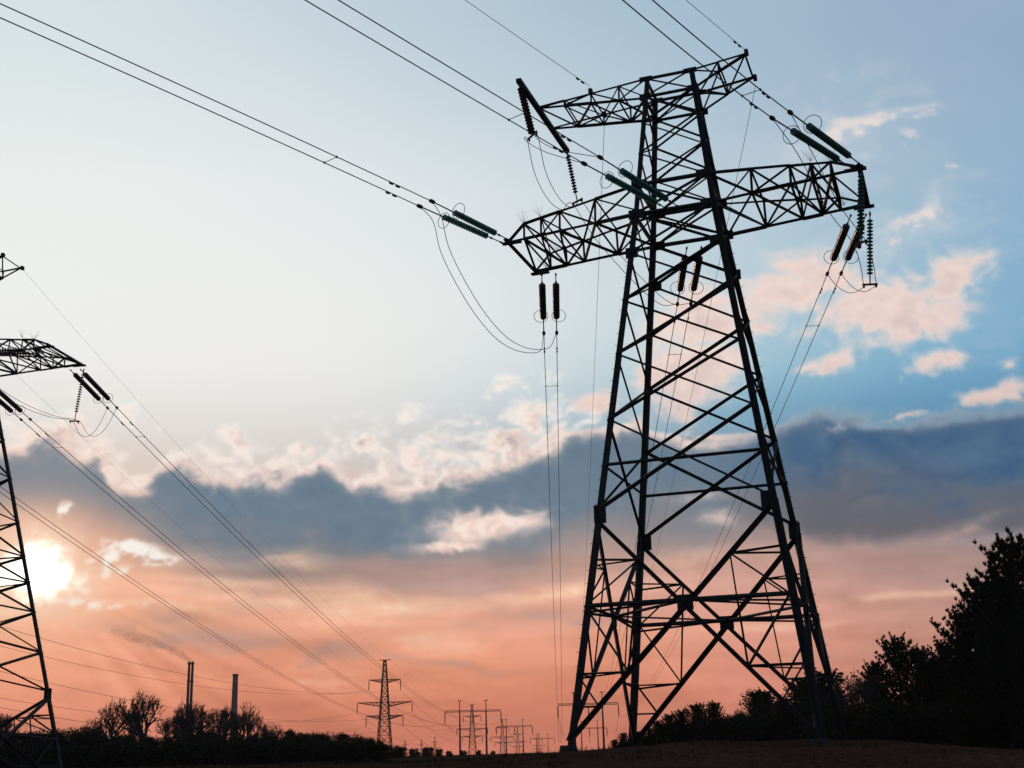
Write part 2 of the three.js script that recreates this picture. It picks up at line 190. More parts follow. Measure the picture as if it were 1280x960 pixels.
const TREES = [["pine",22.5,58,10.7,0.5,0],
  ["pine",22.4,62,9.5,0.55,1],
  ["pine",25.0,60,10.4,0.5,1],
  ["pine",22.7,66,8.2,0.6,1],
  ["pine",19.8,50,6.4,0.6,1],
  ["pine",19.9,54,6.2,0.6,1],
  ["pine",21.4,56,8.1,0.6,1],
  ["pine",22.6,78,8.0,0.6,2],
  ["pine",25.8,84,7.8,0.55,2],
  ["pine",26.1,80,7.8,0.6,2],
  ["pine",23.3,86,7.1,0.6,2],
  ["pine",25.0,74,7.0,0.7,2],
  ["pine",22.1,70,6.2,0.7,2],
  ["bare",18.8,74,6.2,0.5,3],
  ["bare",17.7,72,5.6,0.5,3],
  ["bare",21.0,80,6.3,0.5,3],
  ["scrub",7.7,100.3,3.2,0.8783177479479938,4],
  ["scrub",8.4,100.3,3.3,0.9228137488328959,4],
  ["scrub",8.8,94.2,3.8,0.9301748509494098,4],
  ["pine",10.7,103.8,4.3,0.6396220876286005,4],
  ["pine",10.1,89.4,4.3,0.7903163007325756,4],
  ["pine",10.3,84.3,4.4,0.6758554301623468,4],
  ["pine",14.0,104.2,5.5,0.8680039080701996,4],
  ["pine",14.9,101.5,5.5,0.6485685964396161,4],
  ["scrub",14.0,86.8,4.9,0.6006212017708871,4],
  ["scrub",15.3,88.6,5.1,0.6754184092286563,4],
  ["pine",22.1,103.2,7.1,0.7012568087114243,4],
  ["scrub",21.8,95.9,6.9,0.8372406670377073,4],
  ["pine",24.5,104.7,7.8,0.8417246793874178,4],
  ["pine",22.9,103.7,7.1,0.7045761142488537,4],
  ["scrub",18.2,87.7,6.1,0.6509956683392388,4],
  ["scrub",17.5,90.6,6.0,0.811088499092679,4],
  ["pine",17.7,98.9,6.1,0.7182639015697527,4],
  ["pine",19.0,102.0,6.3,0.7682608153205136,4],
  ["scrub",15.8,94.6,5.3,0.8466341969493182,4],
  ["scrub",16.1,105.5,5.7,0.6080029471384523,4],
  ["scrub",14.4,102.6,5.2,0.6063236373824855,4],
  ["scrub",11.8,92.1,4.5,0.8024815901699061,4],
  ["scrub",10.0,85.0,4.4,0.6633218207828667,4],
  ["pine",9.5,88.3,3.7,0.8645077443579612,4],
  ["pine",10.2,104.7,3.8,0.7205336345685541,4],
  ["pine",8.4,95.5,3.4,0.8714610551446483,4],
  ["pine",7.8,100.5,3.4,0.8790293371569664,4],
  ["pine",6.0,84.8,2.7,0.9310300647647642,4],
  ["scrub",15.0,62.6,4.4,0.929521796383328,5],
  ["scrub",15.7,61.6,3.9,0.7781125923357267,5],
  ["scrub",14.8,55.1,4.3,0.7372170111558121,5],
  ["scrub",16.0,56.3,3.7,0.7121380408871141,5],
  ["scrub",17.9,59.7,4.3,0.7593341509635718,5],
  ["scrub",18.8,60.4,4.2,0.8054393204778973,5],
  ["scrub",17.4,54.5,3.9,0.823391049605208,5],
  ["scrub",21.9,64.2,5.2,0.9374496406554746,5],
  ["scrub",19.5,55.5,4.2,0.8086387976501093,5],
  ["scrub",21.0,58.1,4.3,0.813288728374994,5],
  ["scrub",25.8,67.7,4.8,0.8133849973979058,5],
  ["scrub",23.8,60.7,4.6,0.7727556542867438,5],
  ["bare",-46.3,150,9.8,0.6,6],
  ["bare",-40.6,145,10.3,0.75,6],
  ["bare",-49.8,170,9.5,0.5,6],
  ["bare",-38.1,160,9.7,0.8,6],
  ["bare",-37.7,150,8.7,0.7,6],
  ["bare",-36.9,165,9.3,0.7,6],
  ["bare",-32.8,160,9.6,0.55,6],
  ["bare",-32.2,150,7.7,0.8,6],
  ["bare",-32.1,170,7.2,0.7,6],
  ["bare",-54.6,140,8.0,0.6,6],
  ["bare",-45.0,170,8.7,0.7,6],
  ["bare",-27.0,190,6.6,0.9,6],
  ["bare",-45.1,175,10.8,0.6,6],
  ["bare",-32.3,140,7.0,0.8,6],
  ["bare",-47.9,150,7.7,0.6,6],
  ["bare",-32.0,165,7.9,0.6,6],
  ["scrub",-45.9,120,6.6,0.7586025450007926,7],
  ["scrub",-42.9,118,6.0,1.0953550801627394,7],
  ["scrub",-40.0,116,6.3,0.9507859883819356,7],
  ["scrub",-40.7,122,6.8,0.8353915041092643,7],
  ["scrub",-38.1,118,6.2,0.8089240536546077,7],
  ["scrub",-40.2,130,6.3,1.0469547227109208,7],
  ["scrub",-35.6,120,5.6,1.0144090318535322,7],
  ["scrub",-36.0,126,5.3,0.9778386997803579,7],
  ["scrub",-32.9,122,5.4,1.0038554945757958,7],
  ["scrub",-32.9,128,5.6,0.9817878296026813,7],
  ["scrub",-29.5,120,5.7,0.8942740895296886,7],
  ["scrub",-30.1,128,5.8,0.9763531825422802,7],
  ["scrub",-27.4,124,5.6,1.0782190213801663,7],
  ["scrub",-25.1,120,5.3,0.9322643305415571,7],
  ["scrub",-25.8,130,5.7,0.9187963568380982,7],
  ["scrub",-22.5,122,5.1,0.9686571695616397,7],
  ["scrub",-21.7,126,5.6,1.0266718670736228,7],
  ["scrub",-21.1,130,5.7,1.019050378670009,7],
  ["scrub",-19.2,126,5.1,0.9576252291964944,7],
  ["scrub",-17.4,124,4.9,1.031275467301813,7],
  ["scrub",-16.6,128,5.2,1.0371518348827156,7],
  ["scrub",-14.9,126,4.9,0.975334782748771,7],
  ["scrub",-14.2,130,4.5,1.0826065907905675,7],
  ["scrub",-13.9,140,4.1,0.9117360323077585,7],
  ["scrub",-13.6,150,4.0,1.0346481125415234,7],
  ["scrub",-12.8,160,3.8,0.8908955731477087,7],
  ["scrub",-11.6,165,4.1,0.9878745903696368,7],
  ["scrub",-10.5,170,3.8,0.7687307018541707,7],
  ["scrub",-9.4,175,3.4,0.932338120092318,7],
  ["scrub",-7.7,180,3.5,0.8683168122251811,7],
  ["scrub",-6.0,190,3.5,1.0098818983648066,7],
  ["scrub",-4.2,200,3.2,0.9881657898307348,7],
  ["scrub",-48.9,120,7.3,0.7640092271162516,7],
  ["scrub",-51.8,120,7.5,0.9600468253515445,7],
  ["scrub",-39.5,94.1,4.0,0.9167446821524751,8],
  ["scrub",-34.2,84.9,3.9,0.9534107539380456,8],
  ["scrub",-34.0,87.1,4.0,0.9142630202039771,8],
  ["scrub",-35.1,93.8,4.0,1.1360657608639189,8],
  ["scrub",-30.4,84.0,3.5,1.0621502994063694,8],
  ["scrub",-29.8,85.8,3.7,1.232548023901114,8],
  ["scrub",-31.1,93.8,4.1,0.9379286655643025,8],
  ["scrub",-29.4,93.3,3.9,1.2833202014911715,8],
  ["scrub",-28.9,97.0,3.9,1.1569186167072822,8],
  ["scrub",-26.9,93.5,3.9,1.1255436553866605,8],
  ["scrub",-25.1,93.7,3.5,1.0404464328921863,8],
  ["scrub",-21.8,85.7,3.7,1.1263248053684118,8],
  ["scrub",-22.8,94.1,3.9,1.2565127121338082,8],
  ["scrub",-20.1,87.6,3.5,1.0165978326784813,8],
  ["scrub",-20.8,99.4,3.8,1.2654989068479163,8],
  ["scrub",-19.8,99.7,3.8,1.0985222019287,8],
  ["scrub",-18.5,99.7,3.8,1.096701887039973,8],
  ["scrub",-14.8,86.0,3.4,1.148674648883435,8],
  ["scrub",-15.1,96.5,3.7,1.2307221215736535,8],
  ["scrub",-12.9,88.4,3.4,1.2741012527772129,8],
  ["scrub",-11.0,88.3,3.4,0.9619062624021062,8],
  ["scrub",-10.1,93.7,3.5,1.0898525700516077,8]];

// ---------------------------------------------------------------- helpers
const V = (x, y, z) => new THREE.Vector3(x, y, z);
const UPV = V(0, 1, 0);
const taken = new Map();
function numbered(name) { const n = taken.get(name) ?? 0; taken.set(name, n + 1); return n ? name + '_' + String(n).padStart(3, '0') : name; }
function shadows(o) { o.traverse((m) => { if (m.isMesh) { m.castShadow = true; m.receiveShadow = true; } }); return o; }
function tag(o, label, category, group, kind) { if (label) o.userData.label = label; if (category) o.userData.category = category; if (group) o.userData.group = group; if (kind) o.userData.kind = kind; return o; }
function thing(name, label, category, group, position = V(0, 0, 0)) { const g = new THREE.Group(); g.name = numbered(name); g.position.copy(position); scene.add(g); return tag(g, label, category, group); }
function part(parent, name, geo, mat, kind) { const m = new THREE.Mesh(geo, mat); m.name = name; m.castShadow = m.receiveShadow = true; if (kind) m.userData.kind = kind; parent.add(m); return m; }
const lin = (r, g, b) => new THREE.Color().setRGB(r, g, b);
function speckle(size, seed, lo, hi, fx, fy) { // fine patchy tone, used as a colour map
  const d = new Uint8Array(size * size * 4), r = rng(seed);
  for (let j = 0; j < size; j++) for (let i = 0; i < size; i++) {
    const v = clamp01(0.5 + 0.9 * fbm(i * fx / size + seed, j * fy / size, 5, 0.6) + (r() - 0.5) * 0.25), k = (j * size + i) * 4;
    for (let q = 0; q < 3; q++) d[k + q] = Math.round(lerp(lo[q], hi[q], v)); d[k + 3] = 255;
  }
  const t = new THREE.DataTexture(d, size, size); t.colorSpace = THREE.SRGBColorSpace; t.wrapS = t.wrapT = THREE.RepeatWrapping; t.magFilter = THREE.LinearFilter; t.needsUpdate = true; return t;
}
const MAT = {
  steel: new THREE.MeshStandardMaterial({ color: 0xffffff, map: speckle(256, 3, [26, 24, 22], [50, 42, 37], 9, 9), roughness: 0.75, metalness: 0.25 }),
  plate: new THREE.MeshStandardMaterial({ color: lin(0.020, 0.019, 0.018), roughness: 0.75, metalness: 0.25 }),
  wire: new THREE.MeshStandardMaterial({ color: lin(0.05, 0.05, 0.05), roughness: 0.6, metalness: 0.3 }),
  fitting: new THREE.MeshStandardMaterial({ color: lin(0.035, 0.035, 0.035), roughness: 0.6, metalness: 0.4 }),
  greenGlass: new THREE.MeshPhysicalMaterial({ color: lin(0.06, 0.22, 0.17), roughness: 0.1, transmission: 0.45, thickness: 0, ior: 1.5 }),
  brownGlass: new THREE.MeshPhysicalMaterial({ color: lin(0.07, 0.035, 0.03), roughness: 0.2 }),
  concrete: new THREE.MeshPhysicalMaterial({ color: lin(0.05, 0.043, 0.038), roughness: 1, specularIntensity: 0.1 }),
  farSteel: new THREE.MeshStandardMaterial({ color: lin(0.022, 0.020, 0.019), roughness: 0.75, metalness: 0.25 }),
  wood: new THREE.MeshStandardMaterial({ color: lin(0.055, 0.042, 0.034), roughness: 0.95 }),
  brick: new THREE.MeshStandardMaterial({ color: lin(0.14, 0.085, 0.07), roughness: 0.95 }),
  bark: new THREE.MeshStandardMaterial({ color: lin(0.045, 0.033, 0.026), roughness: 1 }),
  needle: new THREE.MeshPhysicalMaterial({ color: lin(0.028, 0.038, 0.02), roughness: 1, specularIntensity: 0, side: THREE.DoubleSide }),
  leaf: new THREE.MeshPhysicalMaterial({ color: lin(0.036, 0.036, 0.02), roughness: 1, specularIntensity: 0, side: THREE.DoubleSide }),
  straw: new THREE.MeshPhysicalMaterial({ color: lin(0.03, 0.021, 0.013), roughness: 1, specularIntensity: 0, side: THREE.DoubleSide }),
  smoke: new THREE.MeshStandardMaterial({ color: lin(0.6, 0.36, 0.3), roughness: 1, transparent: true, opacity: 0.035, side: THREE.DoubleSide, depthWrite: false }),
};

// ---------------------------------------------------------------- the ground: rises from the viewer to the pylon's mound, then goes on to the horizon
function terrain(x, z) { // z is negative ahead of the viewer
  const d = -z, r = Math.hypot(x, z);
  let h = 1.45 * sstep(3, 36, r) + 0.0072 * Math.max(0, Math.min(r, 480) - 45);
  h += 0.52 * Math.exp(-(((x - 8) / 9) ** 2) - ((d - 45) / 10) ** 2);
  h -= 0.5 * sstep(11, 18, x) * Math.exp(-(((d - 36) / 11) ** 2));
  h += (0.12 * fbm(x * 0.09, z * 0.09, 4) + 0.16 * fbm(x * 0.3 + 3, z * 0.3, 4)) * sstep(4, 20, r) * (1 - 0.6 * sstep(60, 110, r)) + 0.5 * fbm(x * 0.012 + 5, z * 0.012, 3) * sstep(60, 160, r);
  return h;
}
{
  const rows = 300, cols = 280, pos = [], col = [], uv = [], idx = [];
  for (let j = 0; j <= rows; j++) {
    const t = j / rows * 2 - 1, d = Math.sign(t) * (Math.exp(Math.abs(t) * 6.1) - 1) * 6.2;
    for (let i = 0; i <= cols; i++) {
      const u = i / cols * 2 - 1, x = u * (0.35 + 0.65 * Math.abs(u)) * (60 + Math.abs(d) * 1.0), z = -d;
      pos.push(x, terrain(x, z), z); uv.push(x / 3, z / 3);
      const p = clamp01(0.5 + 1.3 * fbm(x * 0.35, z * 0.35, 4)), q = clamp01(0.5 + 1.2 * fbm(x * 0.05 + 9, z * 0.05, 3));
      col.push(lerp(0.75, 1.1, p) * lerp(1, 0.8, q), lerp(0.7, 1.05, p), lerp(0.7, 1, p) * lerp(1, 0.8, q));
    }
  }
  for (let j = 0; j < rows; j++) for (let i = 0; i < cols; i++) { const a = j * (cols + 1) + i, b = a + 1, c = a + cols + 1, d = c + 1; idx.push(a, b, c, b, d, c); }
  const g = new THREE.BufferGeometry();
  g.setAttribute('position', new THREE.Float32BufferAttribute(pos, 3)); g.setAttribute('color', new THREE.Float32BufferAttribute(col, 3)); g.setAttribute('uv', new THREE.Float32BufferAttribute(uv, 2));
  g.setIndex(idx); g.computeVertexNormals();
  const m = new THREE.Mesh(g, new THREE.MeshPhysicalMaterial({ vertexColors: true, map: speckle(512, 11, [48, 32, 26], [98, 67, 54], 14, 14), roughness: 1, specularIntensity: 0 }));
  m.name = 'ground'; m.userData.kind = 'structure'; m.receiveShadow = true; scene.add(m);
}

// ---------------------------------------------------------------- steel members
const ANGLE = (() => { // unit angle iron: length 1 along y, flanges 1 wide
  const s = new THREE.Shape(); s.moveTo(0, 0); s.lineTo(1, 0); s.lineTo(1, 0.16); s.lineTo(0.16, 0.16); s.lineTo(0.16, 1); s.lineTo(0, 1); s.closePath();
  const g = new THREE.ExtrudeGeometry(s, { depth: 1, bevelEnabled: false }); g.translate(-0.38, -0.38, -0.5); g.rotateX(-Math.PI / 2); return g;
})();
const LEGANGLE = ANGLE.clone().translate(0.3, 0, -0.3);
const BARBOX = new THREE.BoxGeometry(1, 1, 1);
const PLATE = new THREE.CylinderGeometry(0.5, 0.5, 1, 8).rotateX(Math.PI / 2);
const qt = new THREE.Quaternion(), qr = new THREE.Quaternion();
function member(parent, name, a, b, size, roll = 0, geo = ANGLE, mat = MAT.steel, over = 0.02) {
  const d = b.clone().sub(a), L = d.length(), m = part(parent, name, geo, mat);
  m.position.copy(a).add(b).multiplyScalar(0.5);
  m.quaternion.setFromUnitVectors(UPV, d.divideScalar(L)).multiply(qr.setFromAxisAngle(UPV, roll));
  m.scale.set(size * 1.08, L + over, size * 1.08); return m;
}
function gusset(parent, p, wide, tall, face, thick = 0.05) { // face: 'x' or 'z' says which way the plate faces
  const m = part(parent, 'gusset_plate', BARBOX, MAT.plate); m.position.copy(p);
  m.scale.set(face === 'z' ? wide : thick, tall, face === 'z' ? thick : wide); return m;
}

// tension pylon; local frame: x along the arms, z towards the incoming line
const H = { low: 18.99, high: 20.25, t1: 24.1, top: 24.92 };
function tensionPylon(name, label, position, yaw, wb, { foot = 0, plate = 7.55, tie = 4.45, mid9 = 9.3, steps = [10.95, 13.4, 15.5, 17.4] } = {}) {
  const P = thing(name, label, 'pylon', 'lattice tension pylons', position); P.rotation.y = -yaw;
  const wx = (h) => h < H.low ? wb + (1.454 - wb) * h / H.low : 1.454 + (0.873 - 1.454) * (h - H.low) / (H.top - H.low);
  const kz = (h) => h < H.low ? 1.0676 + 0.0662 * h / H.low : 1.1338 - 0.0778 * (h - H.low) / (H.top - H.low);
  const C = (sx, sz, h) => V(sx * wx(h), h, sz * wx(h) * kz(h));
  const mid = (a, b, t = 0.5) => a.clone().lerp(b, t);
  const rnd = rng(Math.round(wb * 1000));
  // legs in lengths, with splice sleeves
  for (const sx of [-1, 1]) for (const sz of [-1, 1]) {
    const roll = sx < 0 ? (sz < 0 ? Math.PI / 2 : 0) : (sz < 0 ? Math.PI : -Math.PI / 2);
    for (const [a, b, s] of [[foot, plate, 0.23], [plate, 13.4, 0.21], [13.4, H.low, 0.2], [H.low, H.top, 0.17]]) member(P, 'leg', C(sx, sz, a), C(sx, sz, b), s, roll, LEGANGLE);
    const f = part(P, 'footing', new THREE.CylinderGeometry(0.26, 0.36, 0.5, 10), MAT.concrete); f.position.copy(C(sx, sz, foot)).add(V(0, -0.22, 0));
    gusset(P, C(sx, sz, plate).add(V(-sx * 0.12, 0, 0)), 0.42, 0.62, 'z');
    gusset(P, C(sx, sz, plate).add(V(0, 0, -sz * 0.12)), 0.42, 0.62, 'x');
    for (const h of [H.low, H.high]) { gusset(P, C(sx, sz, h).add(V(-sx * 0.1, 0, sz * 0.01)), 0.6, 0.36, 'z'); gusset(P, C(sx, sz, h).add(V(sx * 0.01, 0, -sz * 0.1)), 0.45, 0.3, 'x'); }
    gusset(P, C(sx, sz, 17.4).add(V(-sx * 0.1, 0, 0)), 0.46, 0.4, 'z'); gusset(P, C(sx, sz, H.t1), 0.36, 0.26, 'z'); gusset(P, C(sx, sz, H.top), 0.5, 0.2, 'z');
    // step bolts up the leg
    if (sx * sz > 0) continue;
    const pegs = [];
    for (let h = foot + 2.5; h < H.low; h += 0.45) { const g = new THREE.CylinderGeometry(0.009, 0.009, 0.1, 5).rotateZ(Math.PI / 2), q = C(sx, sz, h); pegs.push(g.translate(q.x + sx * 0.05, q.y, q.z)); }
    part(P, 'step_bolts', mergeGeometries(pegs), MAT.steel, 'stuff');
  }
  const faces = [[[-1, 1], [1, 1]], [[-1, -1], [1, -1]], [[-1, -1], [-1, 1]], [[1, -1], [1, 1]]];
  faces.forEach(([[ax, az], [bx, bz]], f) => {
    const A = (h) => C(ax, az, h), B = (h) => C(bx, bz, h), side = f > 1, X = (a, b, sa, sb) => { member(P, 'leg_brace', A(a), B(b), sa, rnd() * 6); member(P, 'leg_brace', B(a), A(b), sb, rnd() * 6); };
    // spread lower stage
    const low = foot + 0.15, cross = low + (plate - low) * wx(low) / (wx(low) + wx(plate));
    X(low, plate - 0.15, 0.135, 0.135);
    const cA = mid(A(cross), B(cross)); gusset(P, cA, 0.52, 0.5, side ? 'x' : 'z', 0.06);
    member(P, 'horizontal_tie', A(tie), B(tie), 0.10, 1); member(P, 'horizontal_tie', A(tie - 0.22), mid(A(tie), B(tie)), 0.07, 2); member(P, 'horizontal_tie', B(tie - 0.22), mid(A(tie), B(tie)), 0.07, 2);
    for (const [L, R] of [[A, B], [B, A]]) {
      const diag = (t) => mid(L(low), R(plate - 0.15), t), tUp = (t) => mid(L(plate - 0.15), R(low), t);
      const M = diag(0.29), Q = diag(0.145), U = tUp(0.21), tq = mid(L(tie), R(tie), 0.25);
      for (const [a, b, s] of [[M, L(M.y), 0.065], [M, L(M.y - 0.14), 0.05], [M, L(tie), 0.065], [M, tq, 0.05], [Q, L(Q.y), 0.06], [Q, L(M.y), 0.05], [U, L(U.y + 0.12), 0.055], [U, L(U.y - 0.1), 0.05], [U, L(tie), 0.06], [U, tq, 0.05]]) member(P, 'secondary_brace', a, b, s, rnd() * 6);
    }
    // stages up to the arms
    const thick = side ? 0.075 : 0.12, thin = side ? 0.065 : 0.085;
    [plate + 0.15, ...steps].forEach((h, i) => X(h, steps[i] ?? H.low, i < steps.length ? thick : thin, thin));
    if (mid9) member(P, 'horizontal_tie', A(mid9), B(mid9), 0.075, 1);
    for (const h of [H.low, H.high]) member(P, 'horizontal_tie', A(h), B(h), 0.11, 1);
    // head
    X(H.low, H.high, 0.075, 0.075); X(H.high, 21.6, 0.07, 0.06); X(21.6, 22.95, 0.07, 0.06); X(22.95, H.t1, 0.07, 0.06); X(H.t1, H.top, 0.06, 0.06);
    for (const h of [H.t1, H.top]) member(P, 'horizontal_tie', A(h), B(h), 0.085, 1);
  });
  for (const h of [H.low, H.high, H.t1]) { member(P, 'plan_brace', C(-1, -1, h), C(1, 1, h), 0.07); member(P, 'plan_brace', C(1, -1, h), C(-1, 1, h), 0.07); }
  const nodes = faces.map(([[ax, az], [bx, bz]]) => mid(C(ax, az, tie), C(bx, bz, tie)));
  for (const [a, b] of [[0, 2], [2, 1], [1, 3], [3, 0]]) member(P, 'plan_brace', nodes[a], nodes[b], 0.07);

  // arms: panels of chords, posts and diagonals
  function arm(top, bot, posts, plan, th) { // top, bot: (i, sz) => point at panel i
    const n = top.length;
    for (const sz of [1, -1]) for (let i = 0; i + 1 < n; i++) {
      const t0 = top[i](sz), t1 = top[i + 1](sz), b0 = bot[i](sz), b1 = bot[i + 1](sz);
      member(P, 'arm_chord', t0, t1, th * 0.9, rnd() * 6); member(P, 'arm_chord', b0, b1, th * 1.1, rnd() * 6);
      if (i + 1 < n - 1 && posts) member(P, 'arm_post', t1, b1, th * 0.7, 1);
      if (i + 1 < n - 1 || !posts) member(P, 'arm_brace', i % 2 ? b0 : t0, i % 2 ? t1 : b1, th * 0.75, rnd() * 6);
    }
    for (let i = 1; i < n; i++) {
      if (plan) { member(P, 'arm_brace', bot[i](1), bot[i](-1), th * 0.75, 1); if (i < n - 1) member(P, 'arm_brace', top[i](1), top[i](-1), th * 0.65, 1); }
      member(P, 'arm_brace', bot[i - 1](i % 2 ? 1 : -1), bot[i](i % 2 ? -1 : 1), th * 0.85, rnd() * 6);
      if (i < n - 1) { member(P, 'arm_brace', bot[i - 1](i % 2 ? -1 : 1), bot[i](i % 2 ? 1 : -1), th * 0.8, rnd() * 6); member(P, 'arm_brace', top[i - 1](i % 2 ? -1 : 1), top[i](i % 2 ? 1 : -1), th * 0.6, rnd() * 6); }
    }
  }
  for (const [s, tip, yTip, yEnd] of [[-1, 6.42, 18.68, 19.36], [1, 6.76, 19.36, 19.8]]) {
    const xs = [wx(H.low), 2.95, 4.35, 5.1, 5.78, tip], f = (i) => (xs[i] - xs[0]) / (tip - xs[0]), g = (i) => (xs[i] - xs[0]) / (5.78 - xs[0]);
    const top = xs.map((x, i) => (sz) => i === 5 ? V(s * x, yTip + 0.03, sz * 1.65) : V(s * (i ? x : wx(H.high)), lerp(H.high, yEnd, g(i)), sz * lerp(wx(H.high) * kz(H.high), 1.65, f(i))));
    const bot = xs.map((x, i) => (sz) => V(s * x, lerp(H.low, yTip, f(i)), sz * 1.65));
    arm(top, bot, true, true, 0.092);
    member(P, 'arm_end_beam', V(s * tip, yTip, 2.0), V(s * tip, yTip, -2.0), 0.13, 1);
    for (const sz of [1, -1]) { const e = part(P, 'strain_plate', BARBOX, MAT.plate); e.position.set(s * (tip - 0.15), yTip - 0.06, sz * 1.72); e.scale.set(0.75, 0.07, 0.2); }
    // bird spikes on the arm end
    const sp = [];
    for (const [bx, by, bz] of [[5.78, yEnd, 1.65], [5.1, yEnd + 0.15, 1.65], [5.9, yTip, -1.4], [5.4, yEnd, -1.5]]) for (let k = 0; k < 12; k++) {
      const q = new THREE.CylinderGeometry(0.002, 0.004, 0.55, 3).translate(0, 0.27, 0).rotateX((rnd() - 0.5) * 1.5).rotateZ((rnd() - 0.5) * 1.5); sp.push(q.translate(s * bx, by, bz));
    }
    part(P, 'bird_spikes', mergeGeometries(sp), MAT.fitting, 'stuff');
  }
  for (const [s, xs, yTip] of [[-1, [0.873, 1.97, 3.1, 4.2, 5.24], 24.58], [1, [0.873, 1.97, 3.02], 25.15]]) {
    const n = xs.length - 1, f = (i) => (xs[i] - xs[0]) / (xs[n] - xs[0]);
    const top = xs.map((x, i) => (sz) => V(s * x, lerp(H.top, yTip, f(i)), sz * 0.93));
    const bot = xs.map((x, i) => (sz) => V(s * (i ? x : wx(H.t1)), lerp(H.t1, yTip - 0.03, f(i)), sz * 0.93));
    arm(top, bot, true, true, 0.077);
    for (const sz of [1, -1]) { const e = part(P, 'earth_wire_bracket', BARBOX, MAT.plate); e.position.set(s * 3.08, s < 0 ? lerp(H.top, yTip, 0.5) + 0.04 : yTip, sz * 1.0); e.scale.set(0.14, 0.2, 0.22); }
  }
  // long beam that carries the jumper round the body
  const beam = part(P, 'jumper_beam', BARBOX, MAT.plate); beam.position.set(-5.28, 24.5, 0.19); beam.scale.set(0.2, 0.16, 6.3); beam.rotation.x = -0.01;
  return P;
}
const pylon = tensionPylon('tension_pylon', 'tall black lattice tension pylon with whole body in view, on the bare mound', V(6.607, 1.948, -45), 0.3364, 3.93);
const pylon2 = tensionPylon('tension_pylon', 'lattice tension pylon with the setting sun shining through its legs', V(-30.82, 3.88, -67.12), 0.167, 4.9, { foot: -3.6, plate: 1.75, tie: -0.4, mid9: 0, steps: [3.95, 6.1, 7.7, 9.1, 10.95, 13.4, 15.5, 17.4] });
pylon.updateMatrixWorld(true); pylon2.updateMatrixWorld(true);

// ---------------------------------------------------------------- insulator strings, conductors, fittings
const DISC = new THREE.LatheGeometry([[0.0, 0.055], [0.045, 0.05], [0.05, 0.01], [0.135, -0.02], [0.14, -0.035], [0.11, -0.032], [0.10, -0.045], [0.06, -0.032], [0.03, -0.05], [0, -0.06]].map(([x, y]) => new THREE.Vector2(x, -y)), 14);
const RING = new THREE.TorusGeometry(0.3, 0.012, 6, 28).rotateX(Math.PI / 2);
const ROD = new THREE.CylinderGeometry(1, 1, 1, 8);
const CLAMP = new THREE.CapsuleGeometry(0.075, 0.14, 3, 8);
const stackCache = new Map();
function stack(n, scale) { const key = n + '/' + scale; if (!stackCache.has(key)) stackCache.set(key, mergeGeometries(Array.from({ length: n }, (_, i) => DISC.clone().scale(scale, 1, scale).translate(0, i * 0.14, 0)))); return stackCache.get(key); }
function insulator(label, group, a, b, { n = 18, lead = 0.8, ring = true, clamp = true, mat = MAT.greenGlass, scale = 1, ringOff = 0, yoke = false } = {}) {
  const d = b.clone().sub(a), L = d.length(), g = thing('insulator_string', label, 'insulator', group, a);
  g.quaternion.setFromUnitVectors(UPV, d.divideScalar(L));
  const rod = (y0, y1, r, nm) => { const m = part(g, nm, ROD, MAT.fitting); m.position.y = (y0 + y1) / 2; m.scale.set(r, y1 - y0, r); };
  const end = lead + n * 0.14; rod(0, lead, 0.022, 'link_rod'); rod(end, L, 0.025, 'end_rod');
  for (let k = 0; k < 2; k++) { const s = part(g, 'shackle', CLAMP, MAT.fitting); s.scale.setScalar(0.55); s.position.y = 0.12 + k * (lead - 0.3); }
  part(g, 'disc_stack', stack(n, scale), mat).position.y = lead + 0.07;
  if (ring) { const r = part(g, 'guard_ring', RING, MAT.fitting); r.position.set(ringOff, end - 0.1, 0); }
  if (yoke) { const k = part(g, 'yoke_bar', BARBOX, MAT.fitting); k.position.y = L + 0.03; k.scale.set(0.56, 0.07, 0.05); for (const e of [-1, 1]) { const h = part(g, 'jumper_clip', CLAMP, MAT.fitting); h.scale.setScalar(0.55); h.position.set(e * 0.22, L + 0.09, 0); } }
  if (clamp) { const c = part(g, 'dead_end_clamp', CLAMP, MAT.fitting); c.position.y = L; }
  return g;
}
class Poly extends THREE.Curve { constructor(f) { super(); this.f = f; } getPoint(t, o = V(0, 0, 0)) { return o.copy(this.f(t)); } }
function cable(name, label, category, group, f, r, seg = 60, parts = []) {
  const start = f(0), g = thing(name, label, category, group, start), tube = new THREE.TubeGeometry(new Poly((t) => f(t).sub(start)), seg, r, 5);
  part(g, 'cable', tube, MAT.wire);
  for (const [t, kind] of parts) {
    const p = f(t).sub(start), q = f(Math.min(1, t + 0.002)).sub(start).sub(p).normalize();
    for (const e of [-1, 1]) { const w = part(g, 'vibration_damper', CLAMP, MAT.fitting); w.scale.set(0.5, 0.75, 0.5); w.quaternion.setFromUnitVectors(UPV, q); w.position.copy(p).addScaledVector(q, e * 0.16).add(V(0, -0.05, 0)); }
  }
  return g;
}
function spacer(label, group, a, b) { const g = thing('bundle_spacer', label, 'spacer', group, a.clone().lerp(b, 0.5)), d = b.clone().sub(a), L = d.length();
  const m = part(g, 'bar', ROD, MAT.fitting); m.quaternion.setFromUnitVectors(UPV, d.clone().divideScalar(L)); m.scale.set(0.012, L, 0.012);
  for (const e of [-0.5, 0.5]) { const c = part(g, 'clip', CLAMP, MAT.fitting); c.scale.setScalar(0.35); c.position.copy(d).multiplyScalar(e); } return g; }
function smooth(points) { const c = new THREE.CatmullRomCurve3(points, false, 'centripetal'); return (t) => c.getPoint(clamp01(t)); }
const W1 = (x, y, z) => pylon.localToWorld(V(x, y, z)), W2 = (x, y, z) => pylon2.localToWorld(V(x, y, z));

